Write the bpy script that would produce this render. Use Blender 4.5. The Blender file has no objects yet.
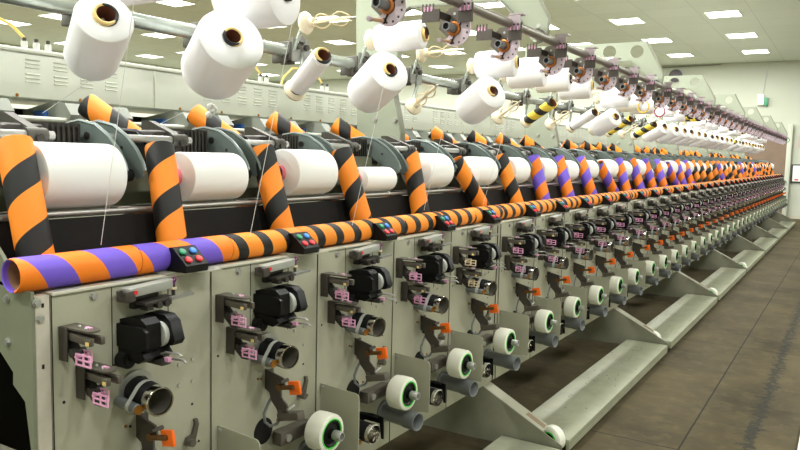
import bpy, bmesh, math, random
from mathutils import Vector, Matrix
rnd = random.Random(7)
PI = math.pi
scn = bpy.context.scene
COL = scn.collection

# ------------------------------------------------------------------ materials
def lin(c):
    o = []
    for v in c:
        v = v / 255.0
        o.append(v / 12.92 if v <= 0.04045 else ((v + 0.055) / 1.055) ** 2.4)
    return (o[0], o[1], o[2], 1.0)

def new_mat(name):
    m = bpy.data.materials.new(name)
    m.use_nodes = True
    nt = m.node_tree
    return m, nt, nt.nodes, nt.links, nt.nodes['Principled BSDF']

def pmat(name, rgb, rough=0.5, metal=0.0, var=0.0, scale=6.0, rgb2=None, bump=0.0, bscale=60.0, coat=0.0):
    """painted / plain surface, with an optional blotchy second colour and fine bump"""
    m, nt, N, L, b = new_mat(name)
    b.inputs['Base Color'].default_value = lin(rgb)
    b.inputs['Roughness'].default_value = rough
    b.inputs['Metallic'].default_value = metal
    if coat: b.inputs['Coat Weight'].default_value = coat
    if var > 0 or bump > 0:
        tc = N.new('ShaderNodeTexCoord')
    if var > 0:
        n = N.new('ShaderNodeTexNoise'); n.inputs['Scale'].default_value = scale
        n.inputs['Detail'].default_value = 6; n.inputs['Roughness'].default_value = 0.65
        L.new(tc.outputs['Object'], n.inputs['Vector'])
        r = N.new('ShaderNodeMapRange'); r.inputs[1].default_value = 0.42; r.inputs[2].default_value = 0.72
        r.inputs[4].default_value = var
        L.new(n.outputs['Fac'], r.inputs[0])
        mx = N.new('ShaderNodeMixRGB'); mx.inputs[1].default_value = lin(rgb)
        mx.inputs[2].default_value = lin(rgb2 if rgb2 else tuple(int(v * 0.7) for v in rgb))
        L.new(r.outputs[0], mx.inputs[0]); L.new(mx.outputs[0], b.inputs['Base Color'])
    if bump > 0:
        n2 = N.new('ShaderNodeTexNoise'); n2.inputs['Scale'].default_value = bscale
        L.new(tc.outputs['Object'], n2.inputs['Vector'])
        bp = N.new('ShaderNodeBump'); bp.inputs['Strength'].default_value = bump; bp.inputs['Distance'].default_value = 0.004
        L.new(n2.outputs['Fac'], bp.inputs['Height']); L.new(bp.outputs[0], b.inputs['Normal'])
    return m

def stripe_mat(name, ca, cb, pitch, duty, rough=0.6):
    """spiral wound paper: a right handed helix of two colours round the local z axis"""
    m, nt, N, L, b = new_mat(name)
    tc = N.new('ShaderNodeTexCoord'); sx = N.new('ShaderNodeSeparateXYZ'); L.new(tc.outputs['Object'], sx.inputs[0])
    at = N.new('ShaderNodeMath'); at.operation = 'ARCTAN2'; L.new(sx.outputs['Y'], at.inputs[0]); L.new(sx.outputs['X'], at.inputs[1])
    d1 = N.new('ShaderNodeMath'); d1.operation = 'DIVIDE'; L.new(at.outputs[0], d1.inputs[0]); d1.inputs[1].default_value = 2 * PI
    d2 = N.new('ShaderNodeMath'); d2.operation = 'DIVIDE'; L.new(sx.outputs['Z'], d2.inputs[0]); d2.inputs[1].default_value = pitch
    s = N.new('ShaderNodeMath'); s.operation = 'SUBTRACT'; L.new(d2.outputs[0], s.inputs[0]); L.new(d1.outputs[0], s.inputs[1])
    oi = N.new('ShaderNodeObjectInfo')
    a = N.new('ShaderNodeMath'); a.operation = 'ADD'; L.new(s.outputs[0], a.inputs[0]); L.new(oi.outputs['Random'], a.inputs[1])
    f = N.new('ShaderNodeMath'); f.operation = 'FRACT'; L.new(a.outputs[0], f.inputs[0])
    lt = N.new('ShaderNodeMath'); lt.operation = 'LESS_THAN'; L.new(f.outputs[0], lt.inputs[0]); lt.inputs[1].default_value = duty
    mx = N.new('ShaderNodeMixRGB'); mx.inputs[1].default_value = lin(ca); mx.inputs[2].default_value = lin(cb)
    L.new(lt.outputs[0], mx.inputs[0]); L.new(mx.outputs[0], b.inputs['Base Color'])
    b.inputs['Roughness'].default_value = rough
    return m

def yarn_mat(name, rgb, scale=46, bump=0.12):
    """fine cross wound yarn: bands round the local z axis as bump"""
    m, nt, N, L, b = new_mat(name)
    b.inputs['Base Color'].default_value = lin(rgb); b.inputs['Roughness'].default_value = 0.75
    b.inputs['Sheen Weight'].default_value = 0.15
    tc = N.new('ShaderNodeTexCoord')
    w = N.new('ShaderNodeTexWave'); w.bands_direction = 'Z'; w.inputs['Scale'].default_value = scale
    w.inputs['Distortion'].default_value = 1.5; w.inputs['Detail'].default_value = 2
    L.new(tc.outputs['Object'], w.inputs['Vector'])
    bp = N.new('ShaderNodeBump'); bp.inputs['Strength'].default_value = bump; bp.inputs['Distance'].default_value = 0.002
    L.new(w.outputs['Fac'], bp.inputs['Height']); L.new(bp.outputs[0], b.inputs['Normal'])
    return m

def emis(name, rgb, s):
    m, nt, N, L, b = new_mat(name)
    b.inputs['Base Color'].default_value = lin(rgb)
    b.inputs['Emission Color'].default_value = lin(rgb); b.inputs['Emission Strength'].default_value = s
    return m

PANEL = pmat('panel_paint', (167, 166, 147), 0.38, var=0.35, scale=4.5, rgb2=(146, 143, 120), bump=0.06, bscale=90)
LIPP = pmat('lip_paint', (206, 204, 188), 0.35)
STRIP = pmat('edge_lit_paint', (192, 186, 172), 0.4, var=0.35, scale=9, rgb2=(150, 138, 118))  # lighter and pinkish: the different light on this strip is put into the colour
ENDP = pmat('end_paint', (128, 133, 112), 0.42, var=0.2, scale=5)
CAB = pmat('cabinet_paint', (220, 224, 211), 0.4, var=0.12, scale=3, rgb2=(200, 205, 188))
SLOTG = pmat('slot_grey', (150, 154, 146), 0.5)
GANT = pmat('gantry_paint', (158, 165, 146), 0.4, var=0.12, scale=4, rgb2=(142, 149, 130))
STEP = pmat('step_paint', (164, 167, 144), 0.4, var=0.5, scale=5.5, rgb2=(126, 124, 100), bump=0.08, bscale=40)
GUSS = pmat('gusset_paint', (138, 138, 120), 0.45, var=0.4, scale=6, rgb2=(112, 108, 88))
DARKGAP = pmat('groove_dark', (34, 33, 28), 0.7)
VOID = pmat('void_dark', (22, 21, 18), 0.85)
DULLGREEN = pmat('dull_green_paint', (120, 124, 104), 0.5, var=0.3, scale=5)  # duller, darker green-grey than the front panels
BLACK = pmat('black_plastic', (8, 8, 9), 0.45)
BLACKM = pmat('black_rubber', (20, 20, 21), 0.6)
BOARD = pmat('dark_board', (14, 13, 12), 0.75, var=0.5, scale=3, rgb2=(34, 24, 19))
DGREY = pmat('dark_grey_metal', (66, 62, 58), 0.45, metal=0.35, var=0.4, scale=30)
BRACK = pmat('bracket_metal', (84, 78, 74), 0.42, metal=0.55)
COMBG = pmat('comb_metal', (108, 102, 94), 0.35, metal=0.6)
GREYM = pmat('grey_metal', (150, 150, 146), 0.4, metal=0.5)
CHROME = pmat('chrome', (215, 213, 208), 0.14, metal=1.0)
STEEL = pmat('steel', (186, 186, 182), 0.38, metal=0.7)
TUBEG = pmat('grey_tube', (126, 130, 132), 0.4, metal=0.4)
BRASS = pmat('brass', (176, 122, 52), 0.35, metal=0.8)
BRONZE = pmat('bronze_ring', (196, 122, 62), 0.35, metal=0.6)
PINK = pmat('pink_ceramic', (232, 168, 206), 0.35)
CREAMC = pmat('cream_ceramic', (232, 212, 178), 0.4)
RCOMB = pmat('comb_top', (168, 154, 160), 0.35, metal=0.3)
LILAC = pmat('lilac_disc', (212, 196, 208), 0.35)
ORANGE = pmat('orange_plastic', (255, 112, 12), 0.4)
WHITEP = pmat('white_roller', (238, 238, 224), 0.42)
GREENR = pmat('green_ring', (70, 214, 66), 0.4)
REDB = pmat('red_button', (222, 36, 48), 0.35)
GREENB = pmat('green_button', (16, 142, 96), 0.35)
BLUEB = pmat('blue_button', (44, 132, 226), 0.35)
SENSG = pmat('sensor_grey', (158, 160, 152), 0.45)
LENS = pmat('label_grey', (190, 192, 186), 0.4)
ARMG = pmat('arm_grey', (118, 130, 126), 0.35, metal=0.25, var=0.2, scale=12)
RAILM = pmat('creel_rail_paint', (172, 180, 172), 0.25, metal=0.55, var=0.35, scale=12, rgb2=(120, 124, 116))
PIPEM = pmat('overhead_pipe', (146, 140, 132), 0.3, metal=0.6)
CLAMP = pmat('clamp_iron', (88, 86, 80), 0.5, metal=0.4)
CREAM = pmat('cream_plastic', (236, 224, 196), 0.45)
TAN = pmat('tan_peg', (190, 152, 120), 0.5)
LOOPY = pmat('cream_cord', (226, 208, 168), 0.7)
CARD = pmat('cardboard', (150, 116, 92), 0.8)
MOUTH = pmat('brown_core', (142, 92, 74), 0.6)
MRIM = pmat('yellow_rim', (240, 208, 130), 0.5)
BLUECORE = pmat('pink_core', (228, 120, 136), 0.5)
YARN = yarn_mat('white_yarn', (250, 250, 253))
YARNP = yarn_mat('package_yarn', (247, 249, 248), 130, 0.05)
THREAD = pmat('thread', (240, 240, 236), 0.7)
ORB = stripe_mat('orange_black_paper', (255, 146, 34), (20, 20, 21), 0.172, 0.44)
ORP = stripe_mat('orange_purple_paper', (255, 134, 18), (116, 88, 214), 0.172, 0.50)
ORR = stripe_mat('rail_orange_black_paper', (255, 148, 36), (20, 20, 21), 0.112, 0.40)
CRB = stripe_mat('cream_black_paper', (242, 212, 140), (30, 30, 32), 0.13, 0.42)
YEB = stripe_mat('yellow_black_paper', (236, 208, 70), (36, 36, 34), 0.13, 0.45)
BLUE = pmat('blue_bin', (40, 92, 168), 0.5)
WALL = pmat('wall_paint', (190, 194, 178), 0.7, var=0.12, scale=0.8, rgb2=(176, 180, 164))
BROWN = pmat('brown_door', (122, 102, 84), 0.6, var=0.3, scale=5)
PAPER = pmat('paper', (232, 236, 230), 0.6)
BLKFR = pmat('frame_dark', (52, 56, 58), 0.5)

for m_ in (BLACK, BLACKM, BOARD, VOID, DARKGAP):
    m_.node_tree.nodes['Principled BSDF'].inputs['Specular IOR Level'].default_value = 0.25
# ceiling: square tiles with thin joints
def ceiling_mat():
    m, nt, N, L, b = new_mat('ceiling_tiles')
    tc = N.new('ShaderNodeTexCoord')
    br = N.new('ShaderNodeTexBrick'); br.offset = 0.0; br.squash = 1.0
    br.inputs['Scale'].default_value = 1.0
    br.inputs['Brick Width'].default_value = 0.965; br.inputs['Row Height'].default_value = 0.957
    br.inputs['Mortar Size'].default_value = 0.010; br.inputs['Mortar Smooth'].default_value = 0.3
    br.inputs['Color1'].default_value = lin((222, 229, 216)); br.inputs['Color2'].default_value = lin((217, 224, 211))
    br.inputs['Mortar'].default_value = lin((200, 207, 194))
    L.new(tc.outputs['Object'], br.inputs['Vector']); L.new(br.outputs['Color'], b.inputs['Base Color'])
    b.inputs['Roughness'].default_value = 0.8
    return m
CEIL = ceiling_mat()

# floor: worn brown concrete with joints and a rough patched strip
def floor_mat():
    m, nt, N, L, b = new_mat('worn_concrete')
    tc = N.new('ShaderNodeTexCoord'); sx = N.new('ShaderNodeSeparateXYZ'); L.new(tc.outputs['Object'], sx.inputs[0])
    def noise(s, d=6):
        n = N.new('ShaderNodeTexNoise'); n.inputs['Scale'].default_value = s; n.inputs['Detail'].default_value = d
        n.inputs['Roughness'].default_value = 0.65; L.new(tc.outputs['Object'], n.inputs['Vector']); return n.outputs['Fac']
    def math_(op, a, b_):
        n = N.new('ShaderNodeMath'); n.operation = op
        for i, v in enumerate((a, b_)):
            if hasattr(v, 'default_value') or hasattr(v, 'is_linked'): L.new(v, n.inputs[i])
            else: n.inputs[i].default_value = v
        return n.outputs[0]
    def mrange(v, a, b_, c=0.0, d=1.0):
        n = N.new('ShaderNodeMapRange'); L.new(v, n.inputs[0]); n.inputs[1].default_value = a; n.inputs[2].default_value = b_
        n.inputs[3].default_value = c; n.inputs[4].default_value = d; return n.outputs[0]
    def mix(f, a, b_):
        n = N.new('ShaderNodeMixRGB'); L.new(f, n.inputs[0])
        for i, v in ((1, a), (2, b_)):
            if isinstance(v, tuple): n.inputs[i].default_value = lin(v)
            else: L.new(v, n.inputs[i])
        return n.outputs[0]
    c = mix(mrange(noise(1.3), 0.35, 0.7), (86, 77, 54), (56, 50, 35))
    c = mix(mrange(noise(9.0), 0.5, 0.75, 0, 0.45), c, (106, 96, 68))
    wob = math_('MULTIPLY', math_('SUBTRACT', noise(5.0), 0.5), 0.035)
    # long joint beside the step
    dx = math_('ABSOLUTE', math_('ADD', math_('ADD', sx.outputs['X'], 0.718), math_('MULTIPLY', wob, 0.3)), 0.0)
    c = mix(mrange(dx, 0.007, 0.003), c, (34, 32, 26))
    # cross joints
    fy = math_('MODULO', math_('ADD', math_('ADD', sx.outputs['Y'], 24.18), wob), 2.70)
    dy = math_('ABSOLUTE', math_('SUBTRACT', fy, 1.35), 0.0)
    c = mix(mrange(dy, 0.008, 0.003), c, (42, 39, 31))
    # patched dark strip
    wob2 = math_('MULTIPLY', math_('SUBTRACT', noise(16.0), 0.5), 0.30)
    dp = math_('ABSOLUTE', math_('ADD', math_('ADD', sx.outputs['X'], 0.395), wob2), 0.0)
    c = mix(mrange(dp, 0.045, 0.010, 0, 0.85), c, (42, 44, 40))
    L.new(c, b.inputs['Base Color'])
    b.inputs['Roughness'].default_value = 0.8; b.inputs['Specular IOR Level'].default_value = 0.2
    bp = N.new('ShaderNodeBump'); bp.inputs['Strength'].default_value = 0.15; bp.inputs['Distance'].default_value = 0.01
    L.new(noise(25.0), bp.inputs['Height']); L.new(bp.outputs[0], b.inputs['Normal'])
    return m
FLOOR = floor_mat()

# ------------------------------------------------------------------ mesh helper
def frame(axis):
    z = Vector(axis).normalized()
    t = Vector((0, 0, 1)) if abs(z.z) < 0.95 else Vector((1, 0, 0))
    x = t.cross(z).normalized(); y = z.cross(x)
    return x, y, z

class MB:
    def __init__(s):
        s.bm = bmesh.new(); s.mi = 0
    def m(s, i):
        s.mi = i; return s
    def _f(s, vs):
        try:
            f = s.bm.faces.new(vs)
        except ValueError:
            return None
        f.material_index = s.mi; f.smooth = True
        return f
    def box(s, x0, x1, y0, y1, z0, z1, bev=0.0):
        return s.obox(((x0 + x1) / 2, (y0 + y1) / 2, (z0 + z1) / 2), (abs(x1 - x0), abs(y1 - y0), abs(z1 - z0)), None, bev)
    def obox(s, c, size, rot=None, bev=0.0):
        R = rot if rot is not None else Matrix.Identity(3)
        c = Vector(c); h = Vector(size) / 2
        vs = [s.bm.verts.new(c + R @ Vector((sx * h.x, sy * h.y, sz * h.z))) for sx in (-1, 1) for sy in (-1, 1) for sz in (-1, 1)]
        fs = [s._f([vs[i] for i in q]) for q in ((0, 1, 3, 2), (4, 6, 7, 5), (0, 4, 5, 1), (2, 3, 7, 6), (0, 2, 6, 4), (1, 5, 7, 3))]
        if bev > 0:
            es = list({e for f in fs for e in f.edges})
            r = bmesh.ops.bevel(s.bm, geom=es, offset=bev, segments=2, affect='EDGES', profile=0.5)
            for f in r['faces']: f.material_index = s.mi; f.smooth = True
        return s
    def ring(s, c, x, y, r, n):
        return [s.bm.verts.new(c + x * (r * math.cos(2 * PI * i / n)) + y * (r * math.sin(2 * PI * i / n))) for i in range(n)]
    def lathe(s, prof, p0, axis, n=24, mats=None):
        """prof: list of (radius, distance along axis); radius 0 closes"""
        x, y, z = frame(axis); p0 = Vector(p0); prev = None
        for k, (r, t) in enumerate(prof):
            c = p0 + z * t
            cur = [s.bm.verts.new(c)] if r <= 1e-6 else s.ring(c, x, y, r, n)
            if prev is not None:
                if mats: s.mi = mats[k - 1]
                if len(prev) == 1 and len(cur) > 1:
                    for i in range(n): s._f([prev[0], cur[(i + 1) % n], cur[i]])
                elif len(cur) == 1 and len(prev) > 1:
                    for i in range(n): s._f([prev[i], prev[(i + 1) % n], cur[0]])
                elif len(cur) > 1:
                    for i in range(n): s._f([prev[i], prev[(i + 1) % n], cur[(i + 1) % n], cur[i]])
            prev = cur
        return s
    def cyl(s, p0, p1, r0, r1=None, n=16):
        r1 = r0 if r1 is None else r1
        d = Vector(p1) - Vector(p0); l = d.length
        return s.lathe([(0, 0), (r0, 0), (r1, l), (0, l)], p0, d, n)
    def pipe(s, p0, p1, ro, ri, n=20):
        d = Vector(p1) - Vector(p0); l = d.length
        return s.lathe([(ri, 0), (ro, 0), (ro, l), (ri, l), (ri, 0)], p0, d, n)
    def prism(s, pts, plane, a, b):
        def P(p, t):
            if plane == 'xz': return (p[0], t, p[1])
            if plane == 'yz': return (t, p[0], p[1])
            return (p[0], p[1], t)
        A = [s.bm.verts.new(P(p, a)) for p in pts]; B = [s.bm.verts.new(P(p, b)) for p in pts]
        n = len(pts)
        s._f(A); s._f(B[::-1])
        for i in range(n): s._f([A[i], B[i], B[(i + 1) % n], A[(i + 1) % n]])
        return s
    def path(s, pts, r, n=8, cap=True):
        pts = [Vector(p) for p in pts]; prev = None
        X = None
        for i, p in enumerate(pts):
            d = (pts[min(i + 1, len(pts) - 1)] - pts[max(i - 1, 0)]).normalized()
            if X is None: X, Y, _ = frame(d)
            else:
                X = (X - d * X.dot(d)).normalized(); Y = d.cross(X)
            cur = s.ring(p, X, Y, r, n)
            if prev:
                for k in range(n): s._f([prev[k], prev[(k + 1) % n], cur[(k + 1) % n], cur[k]])
            elif cap: s._f(cur[::-1])
            prev = cur
        if cap: s._f(prev)
        return s
    def sphere(s, c, r, n=12, sc=(1, 1, 1)):
        pr = [(math.sin(PI * i / 8), -math.cos(PI * i / 8)) for i in range(9)]
        k0 = len(s.bm.verts)
        s.lathe([(r * a if 0 < i < 8 else 0, r * b) for i, (a, b) in enumerate(pr)], c, (0, 0, 1), n)
        s.bm.verts.ensure_lookup_table()
        c = Vector(c)
        for v in s.bm.verts[k0:]:
            d = v.co - c; v.co = c + Vector((d.x * sc[0], d.y * sc[1], d.z * sc[2]))
        return s
    def torus(s, c, axis, R, r, n=24, m=8, a0=0.0, a1=2 * PI):
        x, y, z = frame(axis); c = Vector(c); full = abs(a1 - a0 - 2 * PI) < 1e-6
        rings = []
        for i in range(n if full else n + 1):
            a = a0 + (a1 - a0) * i / n
            d = x * math.cos(a) + y * math.sin(a)
            rings.append([s.bm.verts.new(c + d * (R + r * math.cos(2 * PI * j / m)) + z * (r * math.sin(2 * PI * j / m))) for j in range(m)])
        k = len(rings)
        for i in range(k if full else k - 1):
            A, B = rings[i], rings[(i + 1) % k]
            for j in range(m): s._f([A[j], B[j], B[(j + 1) % m], A[(j + 1) % m]])
        return s
    def bolt(s, c, axis, r=0.008, h=0.007):
        a = Vector(axis).normalized()
        s.cyl(Vector(c), Vector(c) + a * (h * 0.3), r * 1.35, n=12)
        s.cyl(Vector(c) + a * (h * 0.3), Vector(c) + a * h, r, n=6)
        return s
    def build(s, name, mats, parent=None, off=(0, 0, 0), kind=None):
        me = bpy.data.meshes.new(name)
        bmesh.ops.recalc_face_normals(s.bm, faces=s.bm.faces)
        if any(off): bmesh.ops.translate(s.bm, vec=Vector(off), verts=s.bm.verts)
        s.bm.to_mesh(me); s.bm.free()
        for m in (mats if isinstance(mats, (list, tuple)) else [mats]): me.materials.append(m)
        me.set_sharp_from_angle(angle=math.radians(38))
        o = bpy.data.objects.new(name, me); COL.objects.link(o)
        if parent is not None: o.parent = parent
        if kind: o['kind'] = kind
        return o

def tag(o, label, cat, group=None):
    o['label'] = label; o['category'] = cat
    if group: o['group'] = group
    return o
def thing(name, label, cat, loc=(0, 0, 0), group=None, rot=None):
    o = bpy.data.objects.new(name, None); COL.objects.link(o)
    o.empty_display_size = 0.05; o.location = loc
    if rot is not None:
        o.rotation_mode = 'QUATERNION'; o.rotation_quaternion = rot
    return tag(o, label, cat, group)
def dup(root, loc=None, label=None, group=None):
    def rec(o, parent):
        c = o.copy(); COL.objects.link(c)
        if parent is not None: c.parent = parent
        for ch in o.children: rec(ch, c)
        return c
    c = rec(root, None)
    if loc is not None: c.location = loc
    if label: c['label'] = label
    if group: c['group'] = group
    return c
ONES = ['first', 'second', 'third', 'fourth', 'fifth', 'sixth', 'seventh', 'eighth', 'ninth', 'tenth', 'eleventh', 'twelfth', 'thirteenth',
        'fourteenth', 'fifteenth', 'sixteenth', 'seventeenth', 'eighteenth', 'nineteenth']
def ordn(k):            # k from 0
    n = k + 1
    if n < 20: return ONES[n - 1]
    T = {2: 'twent', 3: 'thirt', 4: 'fort', 5: 'fift', 6: 'sixt', 7: 'sevent'}[n // 10]
    return T + 'ieth' if n % 10 == 0 else T + 'y-' + ONES[n % 10 - 1]

# ------------------------------------------------------------------ layout numbers (metres)
XP = -1.59                      # front panel plane
Y0, PU, GAP, NS = 1.01, 0.507, 0.065, 8
SL = 5 * PU + GAP
NU = NS * 5
YEND = Y0 + NS * SL
ZB, ZT = 0.385, 1.255
def yk(k): return Y0 + SL * (k // 5) + PU * (k % 5)
def yu(k): return Y0 + SL * (k // 5) + 0.4966 * (k % 5)     # places on the overhead creel
YW, ZC = 24.3, 4.6              # far wall, ceiling

# ------------------------------------------------------------------ setting
def struct(o):
    o['kind'] = 'structure'; return o
struct(MB().box(-22, 5, -3.2, YW + 0.2, -0.2, 0).build('floor', FLOOR))
o = struct(MB().box(-22, 5, -3.2, YW + 0.2, ZC, ZC + 0.2).build('ceiling', CEIL))
struct(MB().box(-22, 5, YW, YW + 0.2, 0, ZC).build('wall_far', WALL))
struct(MB().box(-22, 5, -3.2, -3.0, 0, ZC).build('wall_near', WALL))
struct(MB().box(-22, -21.8, -3.0, YW, 0, ZC).build('wall_left', WALL))
struct(MB().box(4.8, 5, -3.0, YW, 0, ZC).build('wall_right', WALL))
# brown doorway beside a pale post on the far wall
d = struct(MB().box(-3.5, -1.70, YW - 0.05, YW - 0.002, 0.001, 2.45).build('door_1', BROWN))
f = MB().box(-1.70, -1.57, YW - 0.14, YW - 0.002, 0.001, 2.75, 0.01)
f.build('door_frame', WALL, d)
struct(MB().box(-1.57, 4.8, YW - 0.02, YW - 0.002, 0.001, 0.10).build('baseboard_far', pmat('skirting', (188, 186, 168), 0.6)))

# ceiling lights: recessed square panels
LX = [1.5] + [-2.46 - 1.93 * i for i in range(0, 10)]
LY = [22.0 - 2.87 * j for j in range(0, 9)]
GLOW = emis('lamp_panel', (250, 252, 240), 6.0)
proto = None
ld = bpy.data.lights.new('panel_light', 'AREA'); ld.shape = 'SQUARE'; ld.size = 0.56; ld.energy = 32; ld.color = (1.0, 0.995, 0.965)
def in_view(x, y): return y > 3
n = 0
for i, x in enumerate(LX):
    for j, y in enumerate(LY):
        lab = 'white ceiling light, %s row from the far wall, %s line from the right' % (ordn(j), ordn(i))
        if proto is None:
            t = thing('ceiling_light', lab, 'light', (x, y, ZC), 'ceiling lights')
            fr = MB()
            for a in (-1, 1):
                fr.box(a * 0.30, a * 0.33, -0.36, 0.36, -0.015, -0.001); fr.box(-0.30, 0.30, a * 0.33, a * 0.36, -0.015, -0.001)
            fr.build('light_frame', WHITEP, t)
            MB().box(-0.30, 0.30, -0.33, 0.33, -0.010, -0.002).build('diffuser', GLOW, t)
            proto = t
        else:
            t = dup(proto, (x, y, ZC), lab)
        lo = bpy.data.objects.new('lamp', ld); COL.objects.link(lo); lo.parent = t; lo.location = (0, 0, -0.03)

# things on the far wall
t = thing('framed_notice', 'framed white notice on the far wall right of the machine', 'notice', (-1.08, YW - 0.03, 1.06))
MB().box(-0.46, 0.46, -0.02, 0.02, 0.0, 0.54, 0.005).build('notice_frame', BLKFR, t)
MB().box(-0.42, 0.42, -0.026, -0.02, 0.04, 0.50).build('sheet', PAPER, t)
mk = MB(); mk.m(0).box(-0.36, -0.26, -0.029, -0.026, 0.07, 0.11)
mk.m(1).box(-0.10, 0.12, -0.029, -0.026, 0.07, 0.105)
mk.m(2)
for r in range(5): mk.box(-0.30, 0.30, -0.028, -0.026, 0.20 + r * 0.055, 0.212 + r * 0.055)
mk.build('printing', [REDB, GREENR, LENS], t)
t = thing('wall_plaque', 'small reddish plaque on the far wall above the framed notice', 'sign', (-1.28, YW - 0.01, 2.08))
MB().box(-0.13, 0.13, -0.012, 0.0, 0, 0.36).build('plaque', pmat('plaque_red', (196, 170, 166), 0.5), t)
t = thing('emergency_light', 'small white and green emergency light high on the far wall', 'light', (-2.44, YW - 0.06, 3.30))
MB().box(-0.13, 0.05, -0.05, 0.06, 0.02, 0.34, 0.01).build('housing', WHITEP, t)
MB().box(0.05, 0.16, -0.055, 0.05, 0.0, 0.24, 0.01).build('green_lens', pmat('lens_green', (70, 150, 110), 0.4), t)
MB().path([(0.0, 0.04, 0.33), (0.05, 0.045, 0.8), (0.12, 0.045, ZC - 3.30 - 0.002)], 0.008, 6).build('cable', LENS, t)
t = thing('wall_horn', 'round dark horn speaker on the far wall under the ceiling', 'speaker', (-4.95, YW - 0.10, 4.12))
MB().lathe([(0, 0), (0.19, 0), (0.2, 0.05), (0.12, 0.09), (0, 0.095)], (0, 0.095, 0.15), (0, -1, 0), 20).build('speaker_horn', pmat('horn', (96, 90, 98), 0.5), t)
MB().box(-0.62, -0.36, 0.02, 0.095, 0.0, 0.24, 0.01).build('junction_box', pmat('jbox', (110, 112, 110), 0.5), t)
MB().path([(-0.5, 0.08, 0.24), (-0.5, 0.08, 0.42), (0.4, 0.08, 0.43), (1.3, 0.08, 0.44)], 0.014, 6).build('conduit', pmat('conduit', (120, 124, 108), 0.5), t)

# ------------------------------------------------------------------ machine frame, per section
BX0, BZ0, BX1, BZ1 = -1.764, 1.258, -1.815, 1.404     # sloping dark board, low front to high back
def machine_bed(s):
    ya = Y0 + s * SL; yb = ya + SL
    t = thing('machine_bed', 'green-grey machine bed, %s section from the near end' % ordn(s), 'machine', (-2.0, ya, 0.0), 'machine bed sections')
    L = SL
    def O(x): return x + 2.0
    b = MB()
    b.box(O(-1.775), O(XP - 0.001), 0.001, L - 0.001, ZT - 0.012, ZT - 0.004)            # top shelf under the rail of tubes
    b.build('top_shelf', PANEL, t)
    b = MB()
    nx, nz = (BZ1 - BZ0), -(BX1 - BX0)
    l = math.hypot(nx, nz); nx /= l; nz /= l
    q = [(BX0, BZ0), (BX1, BZ1), (BX1 - nx * 0.012, BZ1 - nz * 0.012), (BX0 - nx * 0.012, BZ0 - nz * 0.012)]
    b.prism([(O(p[0]), p[1]) for p in q], 'xz', 0.002, L - 0.002)
    b.build('sloping_board', BOARD, t)
    b = MB()
    b.box(O(XP - 0.035), O(XP - 0.004), L - GAP + 0.004, L - 0.003, ZB, ZT - 0.014)
    b.m(1).box(O(XP - 0.004), O(XP - 0.001), L - GAP + 0.030, L - GAP + 0.036, ZB, ZT - 0.02)
    b.build('section_post', [PANEL, DARKGAP], t)
    # drive roller and guide bars under the packages
    MB().cyl((O(-1.866), 0.02, 1.397), (O(-1.866), L - 0.02, 1.397), 0.032, n=20).build('drive_roller', CHROME, t)
    MB().cyl((O(-1.818), 0.015, 1.417), (O(-1.818), L - 0.015, 1.417), 0.007, n=10).build('guide_bar', STEEL, t)
    MB().box(O(-1.832), O(-1.818), 0.01, L - 0.01, 1.380, 1.400).build('guide_strip', BRACK, t)
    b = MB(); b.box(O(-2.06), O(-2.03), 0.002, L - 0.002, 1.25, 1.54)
    b.build('inner_plate', DULLGREEN, t)
    # floor beams, and a black sheet with the interior shade put into its colour
    b = MB(); b.box(O(-2.62), O(-2.55), 0.002, L - 0.002, 0.02, 0.16)
    b.m(1)
    for i in range(6): b.cyl((O(-2.55), 0.2 + i * 0.42, 0.1), (O(-2.546), 0.2 + i * 0.42, 0.1), 0.018, n=10)
    b.build('floor_beam', [GUSS, VOID], t)
    MB().box(O(-2.35), O(-2.30), 0.002, L - 0.002, 0.40, 1.24).build('shade_backing', VOID, t)
    return t
for s in range(NS): machine_bed(s)

# near end of the machine
t = thing('end_frame', 'green end plate of the machine with an edge strip, nearest the viewer', 'machine', (XP, Y0, 0.0))
W = lambda x: x - XP
pl = [(XP - 0.002, 1.262), (XP - 0.002, 0.02), (-1.605, 0.02), (-1.606, 0.88), (-1.626, 0.995), (-1.674, 1.028), (-1.672, 1.058), (-1.725, 1.10), (-2.0, 1.11), (-2.5, 1.11), (-2.5, 1.26), (-1.95, 1.27), (-1.70, 1.262)]
b = MB(); b.prism([(W(x), z) for x, z in pl], 'xz', -0.046, -0.038)
b.m(1)
for px, pz in ((-1.690, 1.235), (-1.690, 1.13)): b.bolt((W(px), -0.046, pz), (0, -1, 0), 0.008)
b.build('end_plate', [ENDP, STEEL], t)
b = MB(); b.box(-0.03, 0.0, -0.0375, -0.001, 0.02, ZT - 0.005, 0.003)
b.m(1).box(-0.001, 0.0008, -0.022, -0.016, 1.222, 1.232).box(-0.001, 0.0008, -0.024, -0.018, 1.075, 1.086)
b.m(2).bolt((0.0, -0.034, 1.236), (1, 0, 0), 0.008).bolt((0.0, -0.026, 1.196), (1, 0, 0), 0.008)
b.build('edge_strip', [STRIP, DARKGAP, STEEL], t)
b = MB(); b.prism([(W(-1.71), 1.27), (W(-1.69), 1.30), (W(-1.845), 1.44), (W(-2.1), 1.44), (W(-2.1), 1.27)], 'xz', -0.036, -0.026)
b.m(1).bolt((W(-1.80), -0.036, 1.33), (0, -1, 0), 0.006)
b.build('side_cheek', [DULLGREEN, STEEL], t)
b = MB(); b.box(-0.75, -0.25, 0.05, 0.12, 0.68, 0.74); b.box(-0.75, -0.25, 0.35, 0.42, 0.5, 0.55)
b.build('inner_beam', GUSS, t)

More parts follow.
